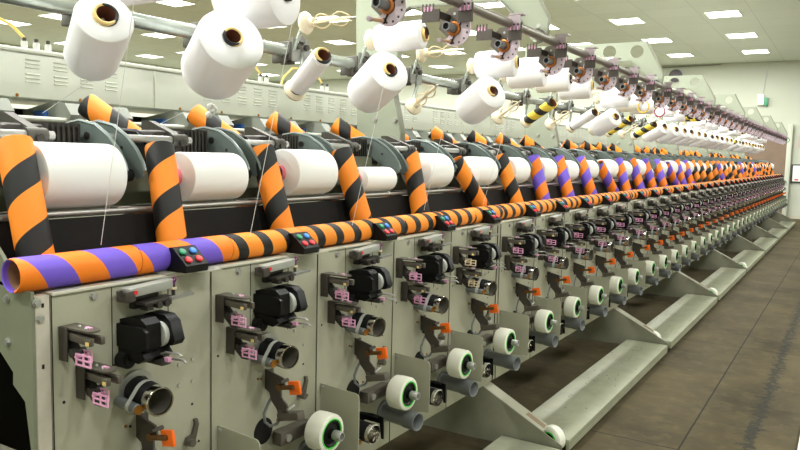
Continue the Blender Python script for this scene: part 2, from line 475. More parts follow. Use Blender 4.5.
# ------------------------------------------------------------------ one winding unit (local: x out of the panel, y along, z up)
OFF = (0, 0, -ZB)
def comb(b, x, y, z, w=0.054, h=0.025):
    """two small ceramic grids side by side, facing along y"""
    r = 0.0017
    for yy, x0, ww in ((y, x, w), (y + 0.030, x - 0.014, w * 0.55)):
        for i in range(3): b.box(x0, x0 + ww, yy - r, yy + r, z + i * h / 2 - r, z + i * h / 2 + r)
        for i in range(3): b.box(x0 + i * ww / 2 - r, x0 + i * ww / 2 + r, yy - r, yy + r, z - r, z + h + r)
    b.box(x - 0.004, x, y - 0.002, y + 0.032, z + 0.014, z + 0.020)

def winding_unit(k, comb_mat, far=False):
    t = thing('winding_unit', '', 'machine unit', (XP, yk(k), ZB), 'winding units in the machine front')
    e = 0.002
    # cover panel
    b = MB(); b.box(-0.028, 0.0, e, PU - e, ZB, ZT - 0.001, 0.002)
    b.m(4).box(-0.02, 0.007, e, PU - e, ZT - 0.0085, ZT - 0.0005, 0.002)
    b.m(1)
    b.box(-0.001, 0.0012, 0.167, 0.169, 1.04, ZT - 0.010); b.box(-0.001, 0.0012, 0.348, 0.350, 1.0, ZT - 0.010)
    b.obox((0.0, 0.195, 1.036), (0.0024, 0.056, 0.004), Matrix.Rotation(math.radians(-8), 3, 'X'))
    b.box(-0.001, 0.0008, e, e + 0.002, ZB, ZT - 0.004)
    b.m(2)
    b.bolt((0, 0.115, 1.228), (1, 0, 0), 0.008)
    for yy, zz in ((0.385, 0.99), (0.435, 0.995), (0.385, 0.93), (0.435, 0.93)): b.cyl((0, yy, zz), (0.004, yy, zz), 0.005, n=8)
    b.m(1)
    for yy, zz in ((0.435, 0.86), (0.03, 0.98), (0.36, 0.80), (0.46, 0.74), (0.22, 0.86)): b.cyl((0, yy, zz), (0.001, yy, zz), 0.004, n=8)
    b.m(3).cyl((0, 0.205, 0.865), (0.004, 0.205, 0.865), 0.004, n=8).cyl((0, 0.30, 0.70), (0.004, 0.30, 0.70), 0.004, n=8)
    b.build('cover_panel', [PANEL, DARKGAP, STEEL, BRASS, LIPP], t, OFF)
    # shelf with the control box
    pts = [(-0.09, 0.335), (0.012, 0.335)]
    for i in range(9):
        a = i / 8; pts.append((0.012 + 0.052 * math.sin(a * PI / 2), 0.335 + 0.05 + 0.045 * a))
    pts += [(0.064, 0.490), (-0.09, 0.490)]
    MB().prism(pts, 'xy', ZT, ZT + 0.004).build('control_shelf', PANEL, t, OFF)
    z0 = ZT + 0.0045
    b = MB()
    b.prism([(-0.060, z0), (0.052, z0), (0.056, z0 + 0.020), (0.000, z0 + 0.066), (-0.014, z0 + 0.066)], 'xz', 0.366, 0.448)
    cb = b.build('control_box', BLACK, t, OFF)
    sl = Vector((0.056, 0, -0.046)).normalized(); nr = Vector((0.046, 0, 0.056)).normalized()
    c0 = Vector((0.0, 0.366, z0 + 0.066))
    for (m_, a, q) in ((GREENB, 0.019, 0.022), (BLUEB, 0.019, 0.060), (REDB, 0.051, 0.022), (REDB, 0.051, 0.060)):
        p = c0 + sl * a + Vector((0, q, 0))
        MB().lathe([(0, 0), (0.0112, 0), (0.0112, 0.003), (0.009, 0.005), (0, 0.0055)], p, nr, 14).build('button', m_, cb, OFF)
    # yarn cutter / sensor
    b = MB()
    R = Matrix.Rotation(math.radians(3), 3, 'X')
    b.obox((0.035, 0.258, 1.234), (0.036, 0.150, 0.024), R, 0.003)
    b.m(1).obox((0.035, 0.185, 1.222), (0.040, 0.030, 0.029), R, 0.003)
    b.m(2).cyl((0.053, 0.20, 1.231), (0.056, 0.20, 1.231), 0.006, n=10)
    b.m(3).cyl((0.04, 0.176, 1.230), (0.04, 0.168, 1.230), 0.010, n=10)
    ct = b.build('yarn_sensor', [SENSG, BRACK, REDB, DGREY], t, OFF)
    b = MB()
    b.box(0.002, 0.02, 0.22, 0.30, 1.18, 1.24)
    b.obox((0.045, 0.27, 1.200), (0.040, 0.10, 0.010), R, 0.003); b.box(0.03, 0.06, 0.232, 0.252, 1.178, 1.200, 0.002); b.box(0.03, 0.06, 0.300, 0.312, 1.184, 1.206, 0.002)
    b.cyl((0.03, 0.265, 1.190), (0.07, 0.265, 1.190), 0.009, n=10)
    b.cyl((0.03, 0.29, 1.190), (0.07, 0.29, 1.190), 0.008, n=10)
    b.m(1).obox((0.07, 0.335, 1.205), (0.016, 0.075, 0.008), R)
    b.build('cutter_mechanism', [DGREY, GREYM], ct, OFF)
    b = MB(); b.torus((0.055, 0.325, 1.250), (0, 1, 0), 0.005, 0.0025, 12, 6); b.m(2).cyl((0.05, 0.325, 1.205), (0.05, 0.325, 1.238), 0.005, n=8).m(0).cyl((0.05, 0.325, 1.236), (0.05, 0.325, 1.247), 0.0055, n=8)
    b.m(1).cyl((0.05, 0.325, 1.222), (0.05, 0.325, 1.228), 0.009, n=8)
    b.build('eyelet', [pmat('violet_eyelet', (120, 50, 110), 0.4) if 'violet_eyelet' not in bpy.data.materials else bpy.data.materials['violet_eyelet'], CREAMC, DGREY], ct, OFF)
    # two guide brackets
    for u, z0b in ((0.022, 1.088), (0.066, 0.982)):
        b = MB()
        b.box(0.001, 0.034, u - 0.004, u, z0b, z0b + 0.082, 0.001)
        b.box(0.001, 0.006, u, u + 0.045, z0b + 0.012, z0b + 0.082)
        g = b.build('guide_bracket', BRACK, t, OFF)
        b = MB()
        pts = [(0.004, u), (0.004, u + 0.042), (0.06, u + 0.044), (0.095, u + 0.040)]
        for i in range(7):
            a = PI / 2 - PI * i / 6
            pts.append((0.095 + 0.019 * math.cos(a), u + 0.021 + 0.019 * math.sin(a)))
        pts += [(0.05, u)]
        b.prism(pts, 'xy', z0b + 0.0785, z0b + 0.083)
        b.m(1).sphere((0.05, u + 0.02, z0b + 0.085), 0.004, 8).sphere((0.085, u + 0.012, z0b + 0.085), 0.004, 8)
        b.m(2).box(0.068, 0.086, u + 0.020, u + 0.030, z0b + 0.083, z0b + 0.086)
        b.build('top_arm', [COMBG, STEEL, PINK], g, OFF)
        b = MB()
        b.obox((0.062, u + 0.008, z0b + 0.060), (0.105, 0.012, 0.020), Matrix.Rotation(math.radians(3), 3, 'Y'), 0.003)
        b.obox((0.067, u + 0.034, z0b + 0.058), (0.105, 0.012, 0.020), None, 0.003)
        b.m(1).box(0.100, 0.110, u - 0.001, u + 0.002, z0b + 0.050, z0b + 0.058)
        b.build('gripper', [COMBG, MRIM], g, OFF)
        b = MB()
        b.prism([(0.006, z0b + 0.05), (0.03, z0b + 0.05), (0.075, z0b + 0.008), (0.075, z0b - 0.012), (0.05, z0b - 0.012), (0.012, z0b + 0.02)], 'xz', u + 0.012, u + 0.024)
        b.cyl((0.045, u, z0b + 0.022), (0.045, u + 0.035, z0b + 0.022), 0.011, n=12)
        b.build('lower_link', DGREY, g, OFF)
        b = MB(); comb(b, 0.070, u - 0.004, z0b + 0.002)
        b.build('ceramic_comb', comb_mat, g, OFF)
    # black feeder housing with its pale wheel
    b = MB()
    b.prism([(0.002, 1.080), (0.002, 1.158), (0.025, 1.164), (0.085, 1.168), (0.104, 1.155), (0.106, 1.095), (0.095, 1.078)], 'xz', 0.190, 0.236)
    b.prism([(0.002, 1.088), (0.002, 1.148), (0.100, 1.148), (0.116, 1.138), (0.116, 1.098), (0.10, 1.088)], 'xz', 0.180, 0.190)
    b.prism([(0.002, 1.060), (0.002, 1.085), (0.09, 1.085), (0.105, 1.068), (0.08, 1.052)], 'xz', 0.185, 0.275)
    fb = b.build('feeder_housing', BLACK, t, OFF)
    R2 = Matrix.Rotation(math.radians(-12), 3, 'Z')
    b = MB()
    pts = [(0.01, 1.085), (0.01, 1.158), (0.045, 1.172), (0.100, 1.170), (0.122, 1.155), (0.138, 1.108), (0.128, 1.094), (0.06, 1.082)]
    b.prism(pts, 'xz', 0.252, 0.286)
    b.build('housing_cheek', BLACK, fb, OFF)
    b = MB(); b.lathe([(0, 0), (0.030, 0), (0.033, 0.003), (0.033, 0.011), (0.030, 0.014), (0, 0.014)], (0.088, 0.240, 1.120), (0, 1, 0), 22)
    b.build('feed_wheel', LENS, fb, OFF)
    b = MB(); b.cyl((0.005, 0.192, 1.052), (0.035, 0.192, 1.052), 0.022, n=18); b.cyl((0.035, 0.192, 1.052), (0.040, 0.192, 1.052), 0.015, n=14)
    b.build('knob', BLACKM, fb, OFF)
    b = MB()
    for zz, dy in ((1.078, 0.238), (1.058, 0.252)):
        b.path([(0.09, dy, zz - 0.012), (0.12, dy, zz), (0.165, dy + 0.004, zz + 0.002), (0.175, dy + 0.004, zz - 0.004)], 0.003, 6)
    b.m(1).box(0.112, 0.128, 0.240, 0.254, 1.052, 1.062)
    b.m(2).obox((0.06, 0.245, 1.048), (0.11, 0.03, 0.014), None, 0.003)
    b.build('yarn_fork', [GREYM, PINK, DGREY], fb, OFF)
    # large drum with separator roller
    b = MB(); b.pipe((0.0, 0.238, 0.958), (0.014, 0.236, 0.958), 0.054, 0.0385, 30)
    dr = b.build('drum_collar', STEEL, t, OFF)
    p0, p1 = Vector((-0.008, 0.236, 0.957)), Vector((0.140, 0.212, 0.955)); dv = (p1 - p0).normalized()
    b = MB(); b.lathe([(0, 0), (0.038, 0), (0.038, 0.108), (0.036, 0.112)], p0, dv, 26)
    b.build('drum', BLACKM, dr, OFF)
    b = MB(); b.lathe([(0.036, 0.108), (0.0385, 0.110), (0.0385, 0.136), (0.0375, 0.138), (0.034, 0.138), (0.033, 0.132)], p0, dv, 28)
    b.m(1).lathe([(0.033, 0.132), (0.032, 0.05), (0.012, 0.05), (0.012, 0.06), (0, 0.06)], p0, dv, 28)
    b.build('drum_rim', [CHROME, pmat('inner_steel', (140, 136, 126), 0.42, metal=0.7) if 'inner_steel' not in bpy.data.materials else bpy.data.materials['inner_steel']], dr, OFF)
    q0 = Vector((0.0, 0.184, 0.941)); q1 = Vector((0.112, 0.168, 0.940)); qd = (q1 - q0).normalized()
    b = MB(); b.lathe([(0, 0), (0.0135, 0), (0.0135, 0.094), (0.011, 0.097)], q0, qd, 16)
    b.m(1).lathe([(0.012, 0.097), (0.012, 0.102), (0, 0.102)], q0, qd, 16)
    b.build('separator_roller', [TUBEG, BRASS], dr, OFF)
    # grey belt wrapped round drum and roller
    def ring_pt(c, d, r, a):
        x, y, z = frame(d); return c + x * (r * math.cos(a)) + y * (r * math.sin(a))
    b = MB(); loops = []
    for off_ in (0.0, 0.016):
        c1 = p0 + dv * (0.060 + off_); c2 = q0 + qd * (0.056 + off_)
        dy_, dz_ = c2.y - c1.y, c2.z - c1.z; D = math.hypot(dy_, dz_); phi = math.atan2(dz_, dy_)
        r1, r2 = 0.0392, 0.0146; th = math.acos((r1 - r2) / D); pts = []
        for i in range(21):
            a = phi + th + (2 * PI - 2 * th) * i / 20
            pts.append(Vector((c1.x, c1.y + r1 * math.cos(a), c1.z + r1 * math.sin(a))))
        for i in range(9):
            a = phi - th + 2 * th * i / 8
            pts.append(Vector((c2.x, c2.y + r2 * math.cos(a), c2.z + r2 * math.sin(a))))
        loops.append([b.bm.verts.new(p) for p in pts])
    nL = len(loops[0])
    for i in range(nL): b._f([loops[0][i], loops[0][(i + 1) % nL], loops[1][(i + 1) % nL], loops[1][i]])
    b.build('belt', LENS, dr, OFF)
    # stop motion bracket with the orange flag
    b = MB()
    b.prism([(0.001, 0.890), (0.078, 0.872), (0.084, 0.850), (0.068, 0.838), (0.070, 0.81), (0.094, 0.788), (0.102, 0.745), (0.062, 0.742), (0.052, 0.765), (0.028, 0.79), (0.020, 0.815), (0.001, 0.825)], 'xz', 0.238, 0.244)
    b.box(0.001, 0.006, 0.244, 0.275, 0.83, 0.885)
    b.cyl((0.078, 0.225, 0.862), (0.078, 0.262, 0.862), 0.006, n=8)
    sb = b.build('stop_bracket', BRACK, t, OFF)
    b = MB(); R3 = Matrix.Rotation(math.radians(-12), 3, 'Y')
    b.obox((0.126, 0.240, 0.850), (0.046, 0.010, 0.044), R3, 0.003)
    b.build('orange_flag', ORANGE, sb, OFF)
    b = MB(); b.obox((0.100, 0.232, 0.848), (0.060, 0.012, 0.014), R3, 0.003); b.cyl((0.066, 0.226, 0.842), (0.066, 0.248, 0.842), 0.011, n=12)
    b.build('flag_lever', pmat('brown_brass', (112, 76, 40), 0.45, metal=0.4) if 'brown_brass' not in bpy.data.materials else bpy.data.materials['brown_brass'], sb, OFF)
    b = MB(); b.obox((0.105, 0.246, 0.752), (0.090, 0.034, 0.026), Matrix.Rotation(math.radians(-14), 3, 'Y'), 0.003)
    b.box(0.06, 0.075, 0.236, 0.262, 0.735, 0.765)
    b.m(1).cyl((0.105, 0.23, 0.775), (0.105, 0.262, 0.783), 0.005, n=8).box(0.085, 0.10, 0.2295, 0.2315, 0.737, 0.746)
    b.build('sensor_block', [COMBG, STEEL], sb, OFF)
    b = MB()
    cp = [(0.004, 0.268, 0.815), (0.02, 0.258, 0.803), (0.022, 0.230, 0.780), (0.020, 0.214, 0.750), (0.022, 0.216, 0.722), (0.032, 0.230, 0.706), (0.048, 0.245, 0.712), (0.064, 0.250, 0.740)]
    b.path(cp, 0.005, 8); b.m(1).cyl((0.0, 0.272, 0.818), (0.006, 0.272, 0.818), 0.017, n=14).m(2).cyl((0.006, 0.268, 0.812), (0.022, 0.266, 0.806), 0.007, n=8)
    b.build('sensor_cable', [TUBEG, VOID, BRASS], sb, OFF)
    # small steel latch near the right edge
    b = MB(); b.prism([(0.40, 0.752), (0.408, 0.768), (0.428, 0.772), (0.440, 0.80), (0.437, 0.815), (0.448, 0.815), (0.453, 0.797), (0.440, 0.752), (0.423, 0.74)], 'yz', 0.001, 0.010)
    b.cyl((0.01, 0.413, 0.755), (0.030, 0.413, 0.755), 0.011, n=12)
    b.build('latch', COMBG, t, OFF)
    # black round hole cover
    MB().lathe([(0, 0), (0.044, 0), (0.044, 0.002), (0, 0.003)], (0, 0.232, 0.682), (1, 0, 0), 26).build('hole_cover', VOID, t, OFF)
    # splash plate standing out of the panel
    pts = [(0.001, 0.765), (0.150, 0.757)]
    for i in range(6):
        a = PI / 2 - PI / 2 * i / 5; pts.append((0.152 + 0.020 * math.cos(a), 0.737 + 0.020 * math.sin(a)))
    pts += [(0.172, 0.54), (0.001, 0.52)]
    b = MB(); b.prism(pts, 'xz', 0.028, 0.032); b.m(1).bolt((0.012, 0.028, 0.752), (0, -1, 0), 0.006, 0.006)
    b.build('splash_plate', [PANEL, STEEL], t, OFF)
    # press roller on its arm
    b = MB(); b.box(0.012, 0.052, 0.262, 0.420, 0.628, 0.674, 0.004); b.box(0.001, 0.012, 0.28, 0.33, 0.635, 0.668)
    b.m(1).cyl((0.052, 0.295, 0.650), (0.060, 0.295, 0.650), 0.013, n=12)
    b.m(0).cyl((0.02, 0.40, 0.655), (0.086, 0.40, 0.655), 0.018, n=14)
    pa = b.build('roller_arm', [COMBG, STEEL], t, OFF)
    ax = (1, -0.04, 0); c = Vector((0.080, 0.410, 0.650))
    b = MB(); b.lathe([(0.051, 0), (0.060, 0.0), (0.0655, 0.006), (0.067, 0.03), (0.0665, 0.064), (0.0645, 0.070), (0.058, 0.073), (0.051, 0.072), (0.051, 0)], c, ax, 36)
    rw = b.build('press_roller', WHITEP, pa, OFF)
    b = MB(); b.lathe([(0.047, 0.06), (0.0515, 0.06), (0.0515, 0.074), (0.047, 0.073), (0.047, 0.06)], c, ax, 32)
    b.build('green_ring', GREENR, pa, OFF)
    b = MB(); b.lathe([(0, 0.02), (0.0472, 0.02), (0.0472, 0.070), (0.042, 0.073), (0.036, 0.066), (0.020, 0.070), (0.018, 0.082), (0, 0.082)], c, ax, 28)
    b.build('roller_hub', BLACK, pa, OFF)
    b = MB(); b.lathe([(0, 0.06), (0.015, 0.06), (0.017, 0.088), (0.017, 0.112), (0.015, 0.115), (0.012, 0.115), (0.011, 0.10), (0, 0.099)], c, ax, 16)
    b.build('axle', STEEL, pa, OFF)
    # grey delivery tube below the roller
    c = Vector((0.0, 0.452, 0.536)); ax = Vector((1, -0.13, 0))
    b = MB(); b.lathe([(0, 0), (0.045, 0.0), (0.045, 0.012), (0.034, 0.014), (0.034, 0.12), (0.037, 0.125), (0.037, 0.185), (0.034, 0.186), (0.031, 0.182), (0.029, 0.10), (0, 0.098)], c, ax, 24)
    b.build('delivery_tube', TUBEG, t, OFF)
    # small black drum
    c = Vector((0.0, 0.215, 0.545)); ax = Vector((1, -0.12, 0))
    b = MB(); b.lathe([(0, 0), (0.037, 0), (0.037, 0.108), (0.035, 0.11)], c, ax, 20)
    b.m(1).lathe([(0.035, 0.108), (0.038, 0.110), (0.038, 0.124), (0.034, 0.126), (0.031, 0.07), (0, 0.068)], c, ax, 20)
    sd = b.build('lower_drum', [BLACKM, CHROME], t, OFF)
    b = MB(); b.lathe([(0, 0), (0.010, 0), (0.010, 0.085), (0, 0.086)], c + Vector((0, -0.044, -0.026)), ax, 12)
    b.m(1).lathe([(0, 0.086), (0.009, 0.086), (0.009, 0.091), (0, 0.091)], c + Vector((0, -0.044, -0.026)), ax, 12)
    b.build('lower_separator', [STEEL, BRASS], sd, OFF)
    b = MB(); b.prism([(0.001, 0.585), (0.06, 0.59), (0.115, 0.585), (0.118, 0.50), (0.108, 0.50), (0.10, 0.56), (0.03, 0.56), (0.001, 0.53)], 'xz', 0.275, 0.282)
    b.box(0.001, 0.10, 0.255, 0.275, 0.583, 0.588)
    b.build('lower_guard', BLACK, t, OFF)
    return t

unit_pink = winding_unit(0, PINK)
unit_cream = winding_unit(4, CREAMC)
def unit_label(k):
    return '%sgrey-green winding unit, %s from the near end of the machine' % ('pale-combed ' if k == 4 else '', ordn(k))
for k in range(NU):
    if k == 0: u = unit_pink
    elif k == 4: u = unit_cream
    else: u = dup(unit_pink, (XP, yk(k), ZB))
    u['label'] = unit_label(k)

# ------------------------------------------------------------------ paper tubes
def tube_mesh(name, mat, length, r=0.0445):
    b = MB()
    ri = r - 0.005
    b.lathe([(ri - 0.001, 0.012), (ri, 0.0), (r - 0.002, -0.0015), (r, 0.004), (r, length - 0.004), (r - 0.002, length + 0.0015), (ri, length), (ri - 0.001, length - 0.012)], (0, 0, 0), (0, 0, 1), 28)
    b.m(1).lathe([(ri - 0.001, 0.012), (ri - 0.001, length - 0.012)], (0, 0, 0), (0, 0, 1), 28)
    return b.build(name, [mat, CARD])
def place_axis(o, p, d):
    o.rotation_mode = 'QUATERNION'; o.rotation_quaternion = Vector((0, 0, 1)).rotation_difference(Vector(d).normalized()); o.location = p
def first_or_copy(store, key, maker):
    if key not in store:
        store[key] = maker(); return store[key]
    c = store[key].copy(); COL.objects.link(c); return c
TS = {}
TL = 0.325
# tubes lying end to end along the front rail
y = 0.946; i = 0
while y + 0.334 < YEND - 0.1:
    kind = 'p' if i < 2 else 'b'
    o = first_or_copy(TS, 'rail' + kind, lambda: tube_mesh('paper_tube', ORP if kind == 'p' else ORR, 0.334, 0.0415))
    place_axis(o, (-1.638, y, ZT + 0.0425), (0, 1, 0))
    tag(o, '%s striped tube lying along the front rail, %s from the near end' % ('orange-purple' if kind == 'p' else 'orange-black', ordn(i)), 'tube', 'paper tubes lying along the front rail')
    y += 0.3385; i += 1
# tubes leaning on the sloping board, one at each unit
for k in range(NU - 1):
    pur = 7 <= k <= 17 or k in (22, 27, 31)
    ub = [0.052, -0.024, -0.031, -0.034, -0.055, 0.060, 0.030, -0.016, -0.020, 0.020, 0.085, -0.030]
    ut = [0.072, 0.028, -0.012, -0.030, 0.020, -0.105, 0.020, 0.049, 0.033, 0.020, -0.105, 0.040]
    lean = 1 if k in (5, 10, 15) else 0
    if k < len(ub): yb_ = yk(k) + ub[k]; yt_ = yk(k) + ut[k]
    elif lean: yb_ = yk(k) + 0.085; yt_ = yk(k) - 0.105
    else:
        j = rnd.uniform(-0.012, 0.012); yb_ = yk(k) - 0.02 + j; yt_ = yk(k) + 0.035 + j + rnd.uniform(-0.015, 0.02)
    o = first_or_copy(TS, 'lean' + ('p' if pur else 'b'), lambda: tube_mesh('paper_tube', ORP if pur else ORB, TL))
    d = Vector((-0.118, yt_ - yb_, 0.294))
    place_axis(o, (-1.724, yb_, 1.308), d)
    tag(o, '%s striped tube leaning %s the %s winding unit from the near end' % ('orange-purple' if pur else 'orange-black', 'askew at' if lean else 'at', ordn(k)), 'tube', 'paper tubes leaning on the sloping board')
# tubes lying tilted on the machine top behind the cradles
for k in range(NU - 2):
    pur = False
    o = first_or_copy(TS, 'top', lambda: tube_mesh('paper_tube', ORB, 0.30))
    ly = yu(k) + (0.655 if k % 5 or k == 0 else 0.60)
    place_axis(o, (-2.375, ly + 0.004 + rnd.uniform(-0.012, 0.012), 1.752), Vector((0.20, 0.10, -0.150)))
    tag(o, 'orange-black striped tube tilted behind the %s package cradle from the near end' % ordn(k), 'tube', 'tilted paper tubes on the machine top')

# ------------------------------------------------------------------ packages and their cradles
PCX = -1.972
PCX2 = PCX * 0.945
def cradle():
    t = thing('package_cradle', '', 'cradle', (PCX, 0, 1.30), 'package cradles')
    F = (0, 0, -1.30)
    X = lambda x: x - PCX
    out = [(-2.21, 1.674), (-2.14, 1.684), (-2.06, 1.670), (-1.995, 1.634), (-1.950, 1.594), (-1.922, 1.555), (-1.912, 1.528), (-1.92, 1.508), (-1.945, 1.500), (-1.965, 1.512), (-2.02, 1.545), (-2.09, 1.585), (-2.17, 1.605), (-2.20, 1.615)]
    for yy in (0.476, 0.545):
        b = MB(); b.prism([(X(x), z) for x, z in out], 'xz', yy, yy + 0.007)
        # raised rim along the outer edge
        b.path([(X(x), yy + 0.003, z) for x, z in out[:7]], 0.0065, 6)
        b.m(1).cyl((X(-2.10), yy - 0.004, 1.635), (X(-2.10), yy + 0.011, 1.635), 0.013, n=14).cyl((X(-2.02), yy - 0.003, 1.60), (X(-2.02), yy + 0.010, 1.60), 0.006, n=8)
        b.build('cradle_arm', [ARMG, DGREY], t, F)
    b = MB(); b.lathe([(0, 0), (0.030, 0), (0.036, 0.012), (0.036, 0.03), (0.02, 0.036), (0.02, 0.062), (0, 0.062)], (0, 0.478, 1.512), (0, 1, 0), 20)
    b.m(1).torus((0, 0.480, 1.512), (0, 1, 0), 0.034, 0.004, 20, 6)
    b.build('core_chuck', [BLACKM, CHROME], t, F)
    b = MB(); b.lathe([(0, 0), (0.028, 0), (0.032, -0.012), (0.032, -0.04), (0, -0.042)], (0, 0.166, 1.512), (0, 1, 0), 20)
    b.prism([(X(-2.17), 1.60), (X(-2.17), 1.66), (X(-2.10), 1.655), (X(-1.965), 1.535), (X(-1.955), 1.49), (X(-2.0), 1.49)], 'xz', 0.128, 0.136)
    b.build('left_arm', [BLACKM], t, F)
    # long rod and its clamp
    b = MB(); b.cyl((X(-2.065), -0.02, 1.630), (X(-2.065), 0.335, 1.630), 0.014, n=12)
    b.build('cradle_rod', STEEL, t, F)
    b = MB(); b.cyl((X(-2.065), 0.245, 1.630), (X(-2.065), 0.310, 1.630), 0.023, n=12)
    b.m(1).cyl((X(-2.045), 0.278, 1.622), (X(-2.035), 0.278, 1.622), 0.013, n=10)
    b.m(0).prism([(X(-2.05), 1.645), (X(-2.08), 1.605), (X(-2.24), 1.66), (X(-2.24), 1.70), (X(-2.20), 1.70)], 'xz', 0.262, 0.292)
    b.build('rod_clamp', [CLAMP, DGREY], t, F)
    # drive motor behind
    b = MB(); b.cyl((X(-2.20), 0.10, 1.62), (X(-2.20), 0.20, 1.62), 0.048, n=20)
    b.m(1).box(X(-2.34), X(-2.10), 0.20, 0.46, 1.55, 1.665, 0.02)
    for i in range(7): b.box(X(-2.35), X(-2.092), 0.33 + i * 0.018, 0.338 + i * 0.018, 1.545, 1.672)
    b.build('drive_motor', [BLACKM, DGREY], t, F)
    b = MB(); b.box(X(-2.10), X(-2.085), 0.02, 0.48, 1.45, 1.585)
    b.m(1).box(X(-2.0845), X(-2.083), 0.40, 0.425, 1.40 + 0.06, 1.48)
    b.build('cradle_back', [DULLGREEN, MRIM], t, F)
    q = 0.945
    for ch in t.children:
        for v in ch.data.vertices:
            v.co = Vector(((v.co.x + PCX) * q - PCX2, v.co.y * q - 0.055, 1.6 + (v.co.z + 1.30 - 1.6) * q - 1.30))
    t.location.x = PCX2
    return t
cp = None
PR = [0.094, 0.084, 0.094, 0.058, 0.094, 0.088, 0.089, 0.089, 0.082, 0.085]
def package_mesh(r):
    L = 0.250
    b = MB()
    b.lathe([(0.0295, -0.004), (r * 0.6, -0.002), (r * 0.97, 0.006), (r, 0.010), (r, L - 0.010), (r * 0.985, L - 0.003), (r * 0.93, L), (0.0295, L - 0.002), (0.0295, -0.004)], (0, 0, 0), (0, 0, 1), 44)
    return b
PKS = {}
for k in range(NU):
    lab = 'grey curved package cradle with steel rod behind the %s winding unit from the near end' % ordn(k)
    if cp is None: cp = cradle(); c = cp
    else: c = dup(cp)
    c.location = (PCX2, yk(k) - 0.012, 1.30); c['label'] = lab
    r = PR[k] if k < len(PR) else (rnd.choice([0.080, 0.085, 0.09, 0.093]) if k not in (13, 21, 29) else 0.05)
    r *= 0.965; zc = 1.397 + 0.032 + r - 0.001
    key = round(r, 4)
    lab = '%s white yarn package in the %s cradle from the near end' % ('small' if r < 0.07 else 'fat', ordn(k))
    if key not in PKS:
        t = thing('yarn_package', lab, 'yarn package', (0, 0, 0), 'white yarn packages in the cradles')
        package_mesh(r).build('yarn', YARNP, t)
        MB().pipe((0, 0, -0.022), (0, 0, 0.272), 0.029, 0.025, 24).build('core_tube', BLUECORE, t)
        PKS[key] = t
    else:
        t = dup(PKS[key], None, lab)
    place_axis(t, (PCX2, yk(k) + 0.116, zc), (0, 1, 0))

# ------------------------------------------------------------------ louvered cabinet along the back
CX = -2.75
def cabinet(i, ya, yb):
    t = thing('louvered_cabinet', 'pale green louvered cabinet behind the machine, %s stretch from the near end' % ordn(i), 'cabinet', (CX, ya, 1.70), 'louvered cabinets along the back')
    L = yb - ya; F = (0, 0, -1.70)
    b = MB(); b.box(-0.5, 0.0, 0.003, L - 0.003, 1.784, 1.955, 0.004)
    b.box(-0.5, 0.012, 0.003, L - 0.003, 1.955, 1.972, 0.004)
    b.m(1)
    n = int(L / 0.27)
    for j in range(n): b.bolt((0.0, 0.15 + j * 0.27, 1.791), (1, 0, 0), 0.005, 0.005)
    b.m(0); yy = 0.30
    j = 0
    while yy < L - 0.2:
        for zz in (1.935, 1.920, 1.905, 1.880, 1.865, 1.850):
            b.prism([(0.0, zz), (0.007, zz - 0.005), (0.0, zz - 0.006)], 'xz', yy, yy + 0.058)
        yy += 0.118 if j % 5 != 4 else 0.30
        j += 1
    b.build('cabinet_body', [CAB, BRASS], t, F)
    b = MB(); b.box(-0.45, 0.04, 0.003, L - 0.003, 1.694, 1.702); b.cyl((0.055, 0.003, 1.702), (0.055, L - 0.003, 1.702), 0.011, n=10); b.box(-0.05, 0.03, 0.003, L - 0.003, 1.636, 1.693)
    b.build('slot_shelf', CAB, t, F)
    yy = 0.12; j = 0
    while yy < L - 0.1:
        b = MB()
        b.prism([(-0.24, 1.703), (0.045, 1.714), (0.085, 1.705), (0.092, 1.725), (0.05, 1.772), (-0.03, 1.779), (-0.24, 1.745)], 'xz', yy, yy + 0.012)
        b.prism([(0.085, 1.705), (0.092, 1.725), (0.05, 1.772), (0.045, 1.770), (0.086, 1.725), (0.078, 1.707)], 'xz', yy + 0.012, yy + 0.07)
        b.build('slot_divider', SLOTG, t, F)
        yy += 0.30 if j % 2 else 0.225
        j += 1
    b = MB(); b.box(-0.26, -0.245, 0.01, L - 0.01, 1.703, 1.752)
    b.m(1)
    for j in range(int(L / 0.525)): b.box(-0.14, -0.06, 0.10 + j * 0.525, 0.17 + j * 0.525, 1.703, 1.742, 0.006)
    b.build('slot_back', [VOID, BLUE], t, F)
    return t
yy = [-0.95, 2.28, 5.62, 8.95, 12.3, 15.6, 18.9, 22.0]
for i in range(len(yy) - 1): cabinet(i, yy[i], yy[i + 1])
t = thing('rear_light_stop', 'long dark green panel added to stop light under the louvered cabinets at the back', 'housing', (-3.0, -0.9, 0))  # unseen panel, added so no light leaks in under the machine
MB().box(-0.2, 0.1, 0, 22.8, 0.001, 1.63).build('light_stop_panel', DULLGREEN, t)
# little bottles and hoses on top of the cabinet
for i, (yb_, n) in enumerate(((1.70, 3), (3.05, 2), (3.60, 2))):
    t = thing('air_fitting', ['group of three small air valves with yellow hose on the cabinet top at far left', 'small air valve with yellow hose on the cabinet top above the second cone', 'small air valve with yellow hose on the cabinet top beside the thin yarn tube'][i], 'valve', (CX - 0.06, yb_, 1.972), 'air valves on the cabinet')
    for j in range(n):
        b = MB(); b.cyl((0, j * 0.05, 0), (0, j * 0.05, 0.035), 0.012, n=10); b.m(1).cyl((0, j * 0.05, 0.035), (0, j * 0.05, 0.05), 0.008, n=8)
        b.build('valve', [LENS, DGREY], t)
    b = MB()
    b.path([(0, 0, 0.048), (0, -0.05, 0.09), (0.0, -0.15, 0.125), (0, -0.28, 0.11), (0, -0.36, 0.05), (0, -0.38, 0.004)], 0.006, 6)
    b.build('hose', pmat('yellow_hose', (214, 186, 96), 0.5) if 'yellow_hose' not in bpy.data.materials else bpy.data.materials['yellow_hose'], t)

